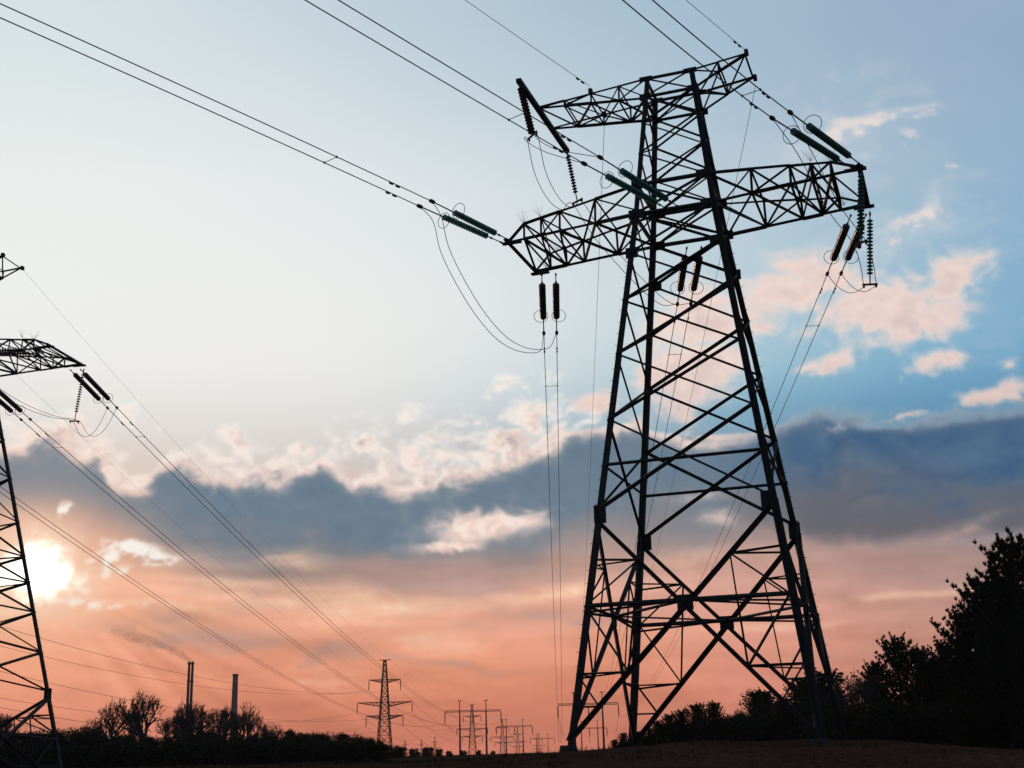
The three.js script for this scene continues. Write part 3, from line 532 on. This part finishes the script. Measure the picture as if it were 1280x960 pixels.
const PHASES = [
  { key: 'L', who: 'the arm tip on the chimney side', S: [-6.5, 18.72, 1.65], near: [0.3615, 0.0278, -0.00062, 0.3075], clamp: 4.45, n: 17, lead: 0.85, F: [-5.9, 18.55, -1.7], sag: 12, end: [11.15, 13.5, -380] },
  { key: 'M', who: 'the middle of the body', S: [0.1, 18.95, 1.65], near: [0.3637, 0.0242, 0.00039, 0.343], clamp: 5.05, n: 21, lead: 0.85, F: [0.1, 18.75, -1.7], sag: 7, end: [19.7, 13.5, -380] },
  { key: 'R', who: 'the arm tip on the pine side', S: [6.72, 19.38, 1.65], near: [0.272, -0.1497, 0.00379, 0.297], clamp: 6.8, n: 27, lead: 1.5, F: [6.4, 19.05, -1.7], sag: 5, end: [28.3, 13.5, -380] },
];
for (const ph of PHASES) {
  const [phi, a, b, off] = ph.near, u = V(-Math.sin(phi), 0, Math.cos(phi)), nrm = V(Math.cos(phi), 0, Math.sin(phi));
  const at = (s, sg) => { const p = V(...ph.S).addScaledVector(u, s).addScaledVector(nrm, sg * off * Math.min(1, s / 4 + 0.6)); p.y += a * s + b * s * s; return W1(p.x, p.y, p.z); };
  const F0 = W1(...ph.F), F1 = V(...ph.end), side = V(F1.z - F0.z, 0, F0.x - F1.x).normalize().negate();
  const away = (t, sg) => { const p = F0.clone().lerp(F1, t).addScaledVector(side, sg * lerp(0.285, 0.22, t)); p.y -= 4 * ph.sag * t * (1 - t); return p; };
  const L = F0.distanceTo(F1), tEnd = 5.1 / L; ph.nearClamp = []; ph.farClamp = [];
  for (const sg of [-1, 1]) {
    insulator('green glass tension string towards the open field from ' + ph.who, 'tension strings of the tall pylon', at(0, sg), at(ph.clamp, sg), { n: ph.n, lead: ph.lead, scale: 0.87, ringOff: 0.12 * sg });
    cable('conductor_wire', 'twin conductor over the open field from ' + ph.who, 'power line', 'conductors of the tall pylon', (t) => at(lerp(ph.clamp, 78, t * t), sg), 0.019, 70, [[0.15 + 0.01 * sg, 1]]);
    insulator('dark disc tension string towards the pole portal from ' + ph.who, 'tension strings of the tall pylon', away(0, sg), away(tEnd, sg), { n: 20, lead: 0.9, mat: MAT.brownGlass, scale: 1.05, ringOff: 0.1 * sg });
    cable('conductor_wire', 'twin conductor to the pole portal from ' + ph.who, 'power line', 'conductors of the tall pylon', (t) => away(lerp(tEnd, 1, Math.pow(t, 1.5)), sg), 0.017, 80, [[0.028, 1]]);
    ph.nearClamp.push(at(ph.clamp, sg)); ph.farClamp.push(away(tEnd, sg));
  }
  spacer('spacer bar between twin conductors over the field, from ' + ph.who, 'bundle spacers', at(9, -1), at(9, 1));
  const ts = 10.5 / L; spacer('spacer bar between twin conductors towards the portal, from ' + ph.who, 'bundle spacers', away(ts, -1), away(ts, 1));
}
// jumper hangers of the middle and pine-side phases
const HANG = { M: [[[-5.26, 24.42, 3.25], [-4.8, 22.15, 3.3]], [[-5.28, 24.42, -2.9], [-4.92, 22.1, -2.9]]], R: [[[6.82, 19.3, 1.95], [6.56, 16.5, 1.9]], [[6.8, 19.2, -1.95], [6.52, 16.3, -1.9]]] };
for (const [k, where] of [['M', 'the long upper beam'], ['R', 'the pine-side arm tip']]) HANG[k].forEach(([a, b], i) => {
  insulator('jumper string hanging from ' + where + (i ? ', on the portal side' : ', on the open field side'), 'jumper hangers of the tall pylon', W1(...a), W1(...b), { n: k === 'M' ? (i ? 13 : 15) : 16, lead: k === 'M' ? 0.15 : 0.3, ring: false, clamp: false, yoke: true, mat: k === 'M' ? MAT.brownGlass : MAT.greenGlass, scale: k === 'M' ? (i ? 0.75 : 1.05) : 0.85 });
  if (k === 'R' && i === 0) insulator('second jumper string hanging from the pine-side arm tip, beside its twin', 'jumper hangers of the tall pylon', W1(a[0] - 0.02, a[1], a[2] - 0.45), W1(b[0] - 0.1, b[1] + 0.05, b[2] - 0.4), { n: 16, lead: 0.3, ring: false, scale: 0.85 });
});
for (const sg of [0, 1]) {
  const o = sg ? 0.22 : -0.22, j = (label, pts) => cable('jumper_wire', label, 'jumper', 'jumper loops of the tall pylon', smooth(pts), 0.014, 64);
  const [Lp, Mp, Rp] = PHASES;
  j('slack jumper loop hanging below the chimney-side arm tip', [Lp.nearClamp[sg], ...[[-8.15, 18.75, 4.6], [-8.4, 18.1, 3.3], [-8.3, 17.2, 1.9], [-8.0, 16.3, 0.6], [-7.65, 15.72, -0.7], [-7.3, 15.6, -2.0], [-6.9, 15.95, -3.6]].map(([x, y, z]) => W1(x + o, y, z + o * 0.6)), Lp.farClamp[sg]]);
  j('jumper carried round the body below the long upper beam', [Mp.nearClamp[sg], W1(-3.6 + o, 20.4, 5.2), W1(-4.7 + o, 21.7, 3.9), W1(-4.8 + o, 22.05, 3.3), W1(-4.9 + o, 21.15, 2.2), W1(-4.92 + o, 20.75, 0.5), W1(-4.92 + o, 21.1, -1.4), W1(-4.92 + o, 22.0, -2.9), W1(-4.2 + o, 20.6, -3.8), W1(-2 + o, 17.9, -5.2), Mp.farClamp[sg]]);
  j('jumper hung beside the pine-side arm tip', [Rp.nearClamp[sg], W1(5.3 + o, 18.3, 5.6), W1(5.9 + o, 17.0, 4.0), W1(6.5 + o, 16.45, 1.9), W1(6.6 + o, 16.1, 0.5), W1(6.55 + o, 16.05, -0.8), W1(6.5 + o, 16.22, -1.9), ...[0.3, 0.6, 0.85].map((t) => W1(6.5 + o, 16.22, -1.9).lerp(Rp.farClamp[sg], t).add(V(0, -2.0 * t * (1 - t), 0))), Rp.farClamp[sg]]);
}
// earth wires
for (const [s, y, a, b, poleX, who] of [[-1, 25.0, 0.0525, 0.00043, 15.4, 'chimney-side'], [1, 25.22, 0.049, 0.00052, 24.0, 'pine-side']]) {
  const u = V(-Math.sin(0.366), 0, Math.cos(0.366));
  cable('earth_wire', 'thin earth wire over the open field from the ' + who + ' half of the top arm', 'earth wire', 'earth wires of the tall pylon', (t) => { const d = t * 80, p = V(s * 3.08, y, 1.05).addScaledVector(u, d); return W1(p.x, p.y + a * d + b * d * d, p.z); }, 0.011, 40, [[0.008, 1]]);
  const A = W1(s * 3.08, y - 0.4, -1.0), B = V(poleX, 19.0, -380);
  cable('earth_wire', 'thin earth wire to the portal pole from the ' + who + ' half of the top arm', 'earth wire', 'earth wires of the tall pylon', (t0) => { const t = Math.pow(t0, 1.4), p = A.clone().lerp(B, t); p.y -= 4 * 8 * t * (1 - t); return p; }, 0.011, 60);
}
// the second tension pylon's line: strings, hanger, jumpers and wires to the other row of portals
{
  const ends = [[-24.0, 14.0, -424], [-15.1, 14.0, -424], [-6.2, 14.0, -424]], tips = [[-6.2, 18.55], [0.9, 18.75], [6.4, 19.1]], names = ['outer arm', 'body', 'arm tip'], far = [], near = [];
  tips.forEach(([x, y], i) => {
    const A = W2(x, y, -1.7), B = V(...ends[i]), side = V(B.z - A.z, 0, A.x - B.x).normalize().negate(), L = A.distanceTo(B), sag = [7, 7, 7][i];
    const away = (t, sg) => { const p = A.clone().lerp(B, t).addScaledVector(side, sg * lerp(0.285, 0.22, t)); p.y -= 4 * sag * t * (1 - t); return p; };
    const N = W2(x, y, 1.7), nd = V(-0.985, -0.02, 0.02), toward = (d, sg) => N.clone().addScaledVector(nd, d).add(V(0, 0.0004 * d * d, sg * 0.3));
    for (const sg of [-1, 1]) {
      insulator('disc string towards the portals, ' + names[i] + ' of the pylon before the sun', 'tension strings of the pylon before the sun', away(0, sg), away(5.9 / L, sg), { n: 27, lead: 0.7, mat: MAT.brownGlass });
      cable('conductor_wire', 'twin conductor to the portals from the ' + names[i] + ' of the pylon before the sun', 'power line', 'conductors of the pylon before the sun', (t) => away(lerp(5.9 / L, 1, Math.pow(t, 1.4)), sg), 0.022, 80, [[0.03, 1]]);
      insulator('disc string lying along the arm, at the ' + names[i] + ' of the pylon before the sun', 'tension strings of the pylon before the sun', toward(0, sg), toward(4.6, sg), { n: 18, lead: 0.8, mat: MAT.brownGlass });
      cable('conductor_wire', 'twin conductor leaving sideways from the ' + names[i] + ' of the pylon before the sun', 'power line', 'conductors of the pylon before the sun', (t) => toward(lerp(4.6, 60, t), sg), 0.019, 20);
      far.push(away(5.9 / L, sg)); near.push(toward(4.6, sg));
    }
    const ts = 11 / L; spacer('spacer bar on conductors from the ' + names[i] + ' of the pylon before the sun', 'bundle spacers', away(ts, -1), away(ts, 1));
  });
  const hb = W2(6.5, 16.2, -1.9); insulator('jumper string hanging from the arm tip of the pylon before the sun', 'jumper hangers of the pylon before the sun', W2(6.8, 19.2, -1.95), hb, { n: 16, lead: 0.3, ring: false, clamp: false, yoke: true, mat: MAT.brownGlass, scale: 0.8 });
  for (const sg of [0, 1]) {
    const o = sg ? 0.2 : -0.2;
    cable('jumper_wire', 'jumper loop below the arm tip of the pylon before the sun', 'jumper', 'jumper loops of the pylon before the sun', smooth([near[4 + sg], W2(4.2 + o, 16.9, 0.8), W2(5.6 + o, 16.3, -1.2), hb.clone().add(V(o, 0, 0)), ...[0.25, 0.5, 0.75].map((t) => hb.clone().lerp(far[4 + sg], t).add(V(o * (1 - t), -5.2 * t * (1 - t), 0))), far[4 + sg]]), 0.014, 50);
  }
  for (const [s, px] of [[-1, -19.4], [1, -10.8]]) { const A = W2(s * 3.08, s < 0 ? 24.7 : 25.1, -1.0), B = V(px, 20.6, -424);
    cable('earth_wire', 'thin earth wire from the ' + (s > 0 ? 'bare' : 'beam') + ' top arm end, pylon before the sun', 'earth wire', 'earth wires of the pylon before the sun', (t0) => { const t = Math.pow(t0, 1.4), p = A.clone().lerp(B, t); p.y -= 4 * 8 * t * (1 - t); return p; }, 0.007, 60); }
}

// ---------------------------------------------------------------- far structures
function wireBar(list, a, b, r) { const d = b.clone().sub(a), L = d.length(), g = new THREE.BoxGeometry(r, L, r); g.applyQuaternion(qt.setFromUnitVectors(UPV, d.divideScalar(L))); const m = a.clone().lerp(b, 0.5); list.push(g.translate(m.x, m.y, m.z)); }
function doublePylon() { // suspension pylon with three pairs of arms, 34 m
  const P = thing('suspension_pylon', '', 'pylon', 'three-arm suspension pylons in the distance');
  const w = (h) => h < 13 ? lerp(2.7, 1.7, h / 13) : h < 27.5 ? lerp(1.7, 0.85, (h - 13) / 14.5) : lerp(0.85, 0.4, (h - 27.5) / 6.5);
  for (const sx of [-1, 1]) for (const sz of [-1, 1]) { const l = []; for (const [a, b] of [[0, 13], [13, 27.5], [27.5, 34]]) wireBar(l, V(sx * w(a), a, sz * w(a)), V(sx * w(b), b, sz * w(b)), 0.3); part(P, 'leg', mergeGeometries(l), MAT.farSteel); }
  const lace = [], hs = [0, 4, 7.5, 10.5, 13, 15, 17, 19, 21, 23, 25, 27, 29, 31, 33, 34];
  for (let i = 0; i + 1 < hs.length; i++) for (const f of [0, 1, 2, 3]) { const a = hs[i], b = hs[i + 1], c = (s, h) => f < 2 ? V(s * w(h), h, (f ? 1 : -1) * w(h)) : V((f > 2 ? 1 : -1) * w(h), h, s * w(h)); wireBar(lace, c(-1, a), c(1, b), 0.14); wireBar(lace, c(1, a), c(-1, b), 0.14); wireBar(lace, c(-1, b), c(1, b), 0.12); }
  part(P, 'lacing', mergeGeometries(lace), MAT.farSteel, 'stuff');
  for (const [h, span, drop] of [[27.0, 5.8, 1.1], [19.0, 10, 1.5], [14.3, 6.7, 1.2]]) for (const s of [-1, 1]) {
    const l = [], n = 5, tip = V(s * span, h, 0);
    for (const sz of [-1, 1]) { wireBar(l, V(s * w(h), h, sz * w(h)), tip, 0.2); wireBar(l, V(s * w(h), h - drop, sz * w(h)), tip, 0.22);
      for (let i = 0; i < n; i++) { const p = (t, k) => V(s * w(h), h - k * drop, sz * w(h)).lerp(tip, t); wireBar(l, p(i / n, 0), p((i + 0.5) / n, 1), 0.12); wireBar(l, p((i + 0.5) / n, 1), p((i + 1) / n, 0), 0.12); } }
    part(P, 'cross_arm', mergeGeometries(l), MAT.farSteel);
  }
  const b = []; wireBar(b, V(-2.1, 34, 0), V(2.1, 34, 0), 0.28); part(P, 'top_bar', mergeGeometries(b), MAT.farSteel);
  return P;
}
const SPANS3 = [[-5.8, 27], [5.8, 27], [-10, 19], [10, 19], [-6.7, 14.3], [6.7, 14.3]];
function hangString(label, group, p, len, r) { const g = thing('hanging_insulator', label, 'insulator', group, p); const m = part(g, 'disc_stack', ROD, MAT.brownGlass); m.scale.set(r, len - 0.4, r); m.position.y = -len / 2; const c = part(g, 'clamp', CLAMP, MAT.fitting); c.position.y = -len; c.scale.setScalar(r * 8); return V(p.x, p.y - len, p.z); }
{
  const proto = doublePylon(), spots = [[-49.2, -480, 38.7, 'largest distant three-arm pylon, standing beside the bushes and before the pole portals'], [-31.2, -860, 38.2, 'hazy three-arm pylon seen between the two poles of a portal'], [-16.3, -1200, 39.5, 'faint three-arm pylon beyond the first pole portal'], [-3.5, -1600, 42, 'faintest three-arm pylon low on the skyline'], [-96, -190, 38, 'three-arm pylon standing off beyond the pylon before the sun'], [27, -2000, 42, 'tiny three-arm pylon low between the portals and the tall pylon foot'], [-113, -1300, 25, 'tiny pylon top just past the largest distant pylon'], [-97, -1300, 25, 'tiny pylon top halfway to the pole portals'], [-84, -1300, 27, 'tiny pylon top beside the first pole portal']];
  const ends = spots.map(([x, z, top, label], i) => {
    const p = i ? proto.clone() : proto, y = terrain(x, z); if (i) { p.name = numbered('suspension_pylon'); scene.add(p); }
    p.userData = { label, category: 'pylon', group: 'three-arm suspension pylons in the distance' };
    p.scale.setScalar((top - y) / 34); p.position.set(x, y, z); p.rotation.y = i === 4 ? 0.35 : -0.05; p.updateMatrixWorld(true);
    return SPANS3.map(([sx, h]) => { const q = p.localToWorld(V(sx, h - 0.1, 0)); return i < 3 ? hangString('hanging string on an arm of the ' + ['largest', 'portal-framed', 'faint'][i] + ' distant three-arm pylon', 'strings of the distant pylons', q, 3.6, i ? 0.22 : 0.16) : q.add(V(0, -3.6, 0)); });
  });
  const span = (a, b, sag, r, label) => a.forEach((p, k) => cable('line_wire', label, 'power line', 'wires of the three-arm pylons', (t) => { const q = p.clone().lerp(b[k], t); q.y -= 4 * sag * t * (1 - t); return q; }, r, 40));
  span(ends[0], ends[4], 6, 0.035, 'single wire sweeping past the chimneys to an arm of the largest distant pylon');
  span(ends[0], ends[1], 9, 0.045, 'far wire strung between the first two distant three-arm pylons');
}
function portal(x, z, cross, half, label, group) {
  const y = terrain(x, z), P = thing('pole_portal', label, 'portal', group, V(x, y, z)), h = cross - y;
  for (const s of [-1, 1]) { const m = part(P, 'pole', new THREE.CylinderGeometry(0.2, 0.34, h + 0.6, 8), MAT.wood); m.position.set(s * half * 0.47, h / 2, 0); const k = part(P, 'lightning_rod', ROD, MAT.wood); k.scale.set(0.13, 3.6, 0.13); k.position.set(s * half * 0.47, h + 1.8, 0); const t = part(P, 'rod_cap', BARBOX, MAT.wood); t.scale.set(1.3, 0.22, 0.2); t.position.set(s * half * 0.47, h + 3.5, 0); }
  const l = []; for (const dy of [0, 0.45]) wireBar(l, V(-half, h + dy, 0), V(half, h + dy, 0), 0.16); for (let i = 0; i < 18; i++) wireBar(l, V(lerp(-half, half, i / 18), h + (i % 2) * 0.45, 0), V(lerp(-half, half, (i + 1) / 18), h + ((i + 1) % 2) * 0.45, 0), 0.1);
  part(P, 'cross_beam', mergeGeometries(l), MAT.wood);
  return [-half, 0, half].map((dx) => hangString('string on the beam of the ' + label, 'strings of the portals', V(x + dx, cross, z), 3.4, z < -500 ? 0.2 : 0.15));
}
{
  const A = [portal(-15.1, -424, 17.4, 9, 'largest dark pole portal next to the big distant pylon', 'portals of the line from the sun'), portal(-2.8, -640, 18.0, 8.6, 'second pole portal along the line from the sun', 'portals of the line from the sun'), portal(15.5, -950, 17.3, 8.6, 'third, faint pole portal along the line from the sun', 'portals of the line from the sun')];
  const B = [portal(19.7, -380, 16.9, 8.7, 'pole portal seen through the foot of the tall pylon', 'portals of the line from the tall pylon'), portal(33.4, -640, 16.3, 8.4, 'second pole portal behind the tall pylon foot', 'portals of the line from the tall pylon')];
  const span = (a, b, label) => a.forEach((p, k) => cable('line_wire', label, 'power line', 'wires between the portals', (t) => { const q = p.clone().lerp(b[k], t); q.y -= 4 * 5 * t * (1 - t); return q; }, 0.04, 30));
  span(A[0], A[1], 'far wire between the first and second portals of the line from the sun'); span(A[1], A[2], 'far wire between the second and third portals of the line from the sun'); span(B[0], B[1], 'far wire between the portals behind the tall pylon');
}
// chimneys and smoke
{
  const c1 = thing('factory_chimney', 'taller twin-flue chimney giving off a thin smoke plume', 'chimney', null, V(-226, 2, -900));
  for (const s of [-1, 1]) part(c1, 'flue', new THREE.CylinderGeometry(0.85, 1.15, 71.3, 14), MAT.concrete).position.set(s * 1.15, 35.6, 0);
  for (const h of [24, 42, 58, 70]) { const p = part(c1, 'platform', new THREE.CylinderGeometry(2.4, 2.4, 0.7, 16), MAT.farSteel); p.position.y = h; }
  const c2 = thing('factory_chimney', 'shorter stout brick chimney without smoke, between bare trees', 'chimney', null, V(-195, 2, -900));
  part(c2, 'shaft', new THREE.CylinderGeometry(1.75, 2.7, 62, 18), MAT.brick).position.y = 31;
  part(c2, 'rim', new THREE.CylinderGeometry(2.0, 1.9, 1.6, 18), MAT.concrete).position.y = 61.4;
  for (const h of [22, 40]) part(c2, 'band', new THREE.CylinderGeometry(2.42 - h * 0.013, 2.46 - h * 0.013, 0.7, 18), MAT.concrete).position.y = h;
  const r = rng(4), puffs = [];
  for (let i = 0; i < 40; i++) {
    const t = Math.pow(i / 39, 1.6), g = new THREE.IcosahedronGeometry(1, 3), p = g.attributes.position, sx = lerp(1.6, 8, t) * (0.7 + 0.6 * r()), sy = lerp(1.4, 3.4, t) * (0.7 + 0.6 * r());
    for (let k = 0; k < p.count; k++) { const n = 1 + 0.8 * fbm(p.getX(k) * 1.7 + i * 7, p.getY(k) * 1.7 + p.getZ(k), 4); p.setXYZ(k, p.getX(k) * n * sx, p.getY(k) * n * sy, p.getZ(k) * n * sx * 0.6); }
    g.computeVertexNormals(); puffs.push(g.translate(-226.4 - 47 * t + (r() - 0.5) * 3, 73.0 + 21 * Math.pow(t, 0.75) + (r() - 0.5) * 4.5 * t, -900 + (r() - 0.5) * 14 * t));
  }
  const m = new THREE.Mesh(mergeGeometries(puffs), MAT.smoke); m.name = 'smoke_plume'; tag(m, 'thin pinkish smoke plume drifting from the taller chimney', 'smoke', null, 'stuff'); scene.add(m);
}

// ---------------------------------------------------------------- trees and scrub
function leafTri(pos, c, dir, len, wide, r) {
  const a = V(r() - 0.5, r() - 0.5, r() - 0.5).cross(dir).normalize().multiplyScalar(wide);
  pos.push(c.x - a.x, c.y - a.y, c.z - a.z, c.x + a.x, c.y + a.y, c.z + a.z, c.x + dir.x * len, c.y + dir.y * len, c.z + dir.z * len);
}
function soup(pos) { const g = new THREE.BufferGeometry(); g.setAttribute('position', new THREE.Float32BufferAttribute(pos, 3)); g.computeVertexNormals(); return g; }
function limb(list, a, b, r0, r1, sides = 5) { const d = b.clone().sub(a), L = d.length(), g = new THREE.CylinderGeometry(r1, r0, L, sides, 1, true).translate(0, L / 2, 0); g.applyQuaternion(qt.setFromUnitVectors(UPV, d.divideScalar(L))); g.translate(a.x, a.y, a.z); list.push(g.deleteAttribute('uv')); }
const rv = (r) => { const v = V(0, 0, 0); do v.set(r() * 2 - 1, r() * 2 - 1, r() * 2 - 1); while (v.lengthSq() > 1 || v.lengthSq() < 0.01); return v.normalize(); };
function pineParts(seed) {
  const r = rng(seed), wood = [], pos = [], trunk = [V(0, -0.03, 0)];
  for (let i = 1; i <= 6; i++) trunk.push(V((r() - 0.5) * 0.03, i / 6 * 0.95, (r() - 0.5) * 0.03));
  for (let i = 0; i < 6; i++) limb(wood, trunk[i], trunk[i + 1], 0.022 * (1 - i / 7), 0.022 * (1 - (i + 1) / 7), 7);
  for (let k = 0; k < 120; k++) {
    const t = 0.05 + 0.93 * Math.pow((k + r()) / 120, 0.9), az = k * 2.4 + r(), base = V(0, t * 0.95, 0);
    const lump = 0.35 + 0.75 * (0.5 + 0.6 * noise(az * 0.7 + seed, t * 6)) + 0.35 * r(), len = 0.5 * lump * Math.pow(1 - t, 0.55) * (0.75 + 0.5 * t) + 0.03;
    const dir = V(Math.cos(az), 0.15 + 0.55 * t + 0.35 * (r() - 0.5), Math.sin(az)).normalize(), bend = base.clone().addScaledVector(dir, len * 0.6), tip = bend.clone().addScaledVector(dir, len * 0.4).add(V(0, 0.12 * len, 0));
    limb(wood, base, bend, 0.006 * (1.2 - t), 0.0035, 4); limb(wood, bend, tip, 0.0035, 0.0012, 4);
    const across = V(-Math.sin(az), 0, Math.cos(az)), n = 6 + Math.round(len * 34);
    for (let q = 0; q < n; q++) {
      const f = 0.08 + 0.97 * (q + r()) / n, c = f < 0.6 ? base.clone().lerp(bend, f / 0.6) : bend.clone().lerp(tip, (f - 0.6) / 0.4);
      c.addScaledVector(across, (r() - 0.5) * 0.6 * len * (1.12 - f)).addScaledVector(rv(r), 0.012); c.y += 0.01 * r() + 0.05 * len * r();
      for (let m = 0; m < 20; m++) { const d = rv(r); d.y = Math.abs(d.y) * 1.1 + 0.1; d.addScaledVector(dir, 0.5); leafTri(pos, c, d.normalize(), 0.018 + 0.018 * r(), 0.0062, r); }
    }
  }
  return [mergeGeometries(wood), soup(pos)];
}
function scrubParts(seed) {
  const r = rng(seed), wood = [], pos = [], lobes = [];
  for (let k = 0; k < 15; k++) { const a = r() * 6.28, q = Math.sqrt(r()) * 0.36; lobes.push([V(Math.cos(a) * q, 0.22 + 0.58 * r() * (1 - q), Math.sin(a) * q), 0.12 + 0.11 * r()]); }
  for (const [c, s] of lobes) {
    limb(wood, V(c.x * 0.2, -0.03, c.z * 0.2), c, 0.013, 0.004, 4);
    for (let m = 0; m < 430; m++) { const d = rv(r), p = c.clone().addScaledVector(d, s * (0.45 + 0.65 * Math.pow(r(), 0.6)) * (0.8 + 0.5 * noise(d.x * 3 + seed, d.y * 3 + d.z * 2))); if (p.y < -0.02) continue; leafTri(pos, p, rv(r), 0.028 + 0.026 * r(), 0.012, r); }
  }
  for (let m = 0; m < 900; m++) { const a = r() * 6.28, q = Math.sqrt(r()) * 0.42; leafTri(pos, V(Math.cos(a) * q, r() * 0.36, Math.sin(a) * q), rv(r), 0.05, 0.022, r); }
  return [mergeGeometries(wood), soup(pos)];
}
function bareParts(seed) {
  const r = rng(seed), wood = [], twigs = [];
  (function grow(p, dir, len, rad, level) {
    let q = p, d = dir.clone();
    for (let k = 0; k < 2; k++) { d = d.clone().addScaledVector(rv(r), 0.16).normalize(); const e = q.clone().addScaledVector(d, len / 2); limb(level < 4 ? wood : twigs, q, e, rad * (1 - k * 0.2), rad * (0.8 - k * 0.2), level < 3 ? 6 : 3); q = e; }
    if (level >= 6) return;
    const n = level < 2 ? 4 : 2 + Math.round(r() * 1.4);
    for (let k = 0; k < n; k++) { const nd = d.clone().multiplyScalar(0.9).addScaledVector(rv(r), level < 1 ? 0.55 : 0.72); nd.y += 0.25; grow(q.clone().lerp(p, r() * 0.45), nd.normalize(), len * (0.62 + 0.22 * r()), Math.max(0.0019, rad * 0.58), level + 1); }
  })(V(0, -0.02, 0), V(0, 1, 0), 0.2, 0.026, 0);
  const g = [mergeGeometries(wood), mergeGeometries(twigs)], b = new THREE.Box3(); g.forEach((q) => { q.computeBoundingBox(); b.union(q.boundingBox); });
  const h = 1 / b.max.y, w = 1 / Math.max(b.max.x - b.min.x, b.max.z - b.min.z); g.forEach((q) => q.scale(w, h, w)); return g;
}
const KINDS = {
  pine: [21, 22, 23, 24].map(pineParts), scrub: [31, 32, 33, 34, 35].map(scrubParts), bare: [41, 42, 43, 44].map(bareParts),
};
const ZONES = [[-19.3, 'behind the legs of the pylon before the sun'], [-15, 'between the pylon before the sun and the taller chimney'], [-13.2, 'below the taller chimney'], [-10.8, 'below the shorter brick chimney'], [-7.5, 'between the brick chimney and the largest distant pylon'], [-4.6, 'at the foot of the largest distant pylon'], [3, 'before the row of pole portals'], [6, 'behind the near feet of the tall pylon'], [9.5, 'seen under the legs of the tall pylon'], [13.4, 'behind the pine-side legs of the tall pylon'], [17.5, 'beside the medium pines'], [90, 'under the tallest pine']];
function treeLabel(kind, lab, x, d, h, w) {
  const zone = ZONES.find(([a]) => Math.atan2(x, d) / RAD < a)[1], size = w > h * 1.15 ? 'broad' : w < h * 0.72 ? 'slender' : 'rounded', tall = h > 6 ? 'tall ' : h < 2.6 ? 'low ' : '';
  if (lab === 0) return 'tallest dark pine at the edge of the wood, its top above all others';
  return ({ 1: tall + 'dark pine crowded beside the tallest pine, ' + size + ' crown', 2: tall + size + ' medium pine at the thin end of the wood', 3: size + ' bare reddish shrub tree between the tall pylon and the pines', 4: tall + size + ' dark tree ' + zone, 5: tall + size + ' undergrowth bush ' + zone, 6: tall + size + ' bare winter tree ' + zone, 7: tall + size + ' dark hedge tree ' + zone, 8: size + ' field edge bush ' + zone })[lab];
}
const TREE_GROUPS = [null, 'pines of the wood', 'smaller pines of the wood', 'bare shrub trees near the pylon', 'row of low trees behind the tall pylon', 'undergrowth of the wood', 'bare trees by the chimneys', 'hedge line trees', 'bushes at the field edge'];
{
  const r = rng(9), cache = {};
  for (const [kind, x, d, top, spread, lab] of TREES) {
    const pick = Math.floor(r() * KINDS[kind].length), [wood, crown] = KINDS[kind][pick], y = terrain(x, -d), h = Math.max(0.8, top - y + 0.1);
    const w = h * spread * (kind === 'pine' ? 1.25 : kind === 'bare' ? 1.2 : 1.15), words = treeLabel(kind, lab, x, d, h, w);
    const name = { pine: 'pine_tree', scrub: 'scrub_tree', bare: 'bare_tree' }[kind], key = kind + pick; let g;
    if (cache[key]) { g = cache[key].clone(); g.name = numbered(name); scene.add(g); g.userData = {}; tag(g, words, 'tree', TREE_GROUPS[lab]); }
    else { g = thing(name, words, 'tree', TREE_GROUPS[lab]); part(g, 'trunk', wood, MAT.bark); part(g, 'crown', crown, kind === 'pine' ? MAT.needle : kind === 'scrub' ? MAT.leaf : MAT.bark); cache[key] = g; }
    if (lab === 0) delete g.userData.group;
    g.position.set(x, y - 0.08, -d); g.rotation.y = r() * 6.28; g.scale.set(w, h, w);
  }
}
// dry grass on the mound and the field
{
  const r = rng(15), blade = []; for (let k = 0; k < 9; k++) { const d = V((r() - 0.5) * 0.9, 1, (r() - 0.5) * 0.9).normalize(); leafTri(blade, V((r() - 0.5) * 0.2, 0, (r() - 0.5) * 0.2), d, 0.05 + 0.10 * r(), 0.006, r); }
  const N = 9000, im = new THREE.InstancedMesh(soup(blade), MAT.straw, N), m4 = new THREE.Matrix4(), e = new THREE.Euler();
  for (let i = 0; i < N; i++) {
    let x, z; do { const d = 5 + 68 * Math.sqrt(r()); z = -d; x = (r() * 2 - 1) * (4 + d * 0.55); } while (fbm(x * 0.25, z * 0.25, 3) < -0.12 + 0.2 * r());
    const s = 0.5 + r() * 0.9; m4.compose(V(x, terrain(x, z) - 0.015, z), new THREE.Quaternion().setFromEuler(e.set(0, r() * 6.28, 0)), V(s, s, s)); im.setMatrixAt(i, m4);
  }
  im.name = 'dry_grass'; tag(im, 'sparse dry grass tufts scattered over the bare mound and field', 'grass', null, 'stuff'); scene.add(im);
}
scene.traverse((o) => { if (o.isMesh && o.material !== MAT.smoke) { o.castShadow = true; o.receiveShadow = true; } });
scene.fog = new THREE.FogExp2(new THREE.Color(1, 0.80, 0.68), 0.00012);
renderer.render(scene, camera);
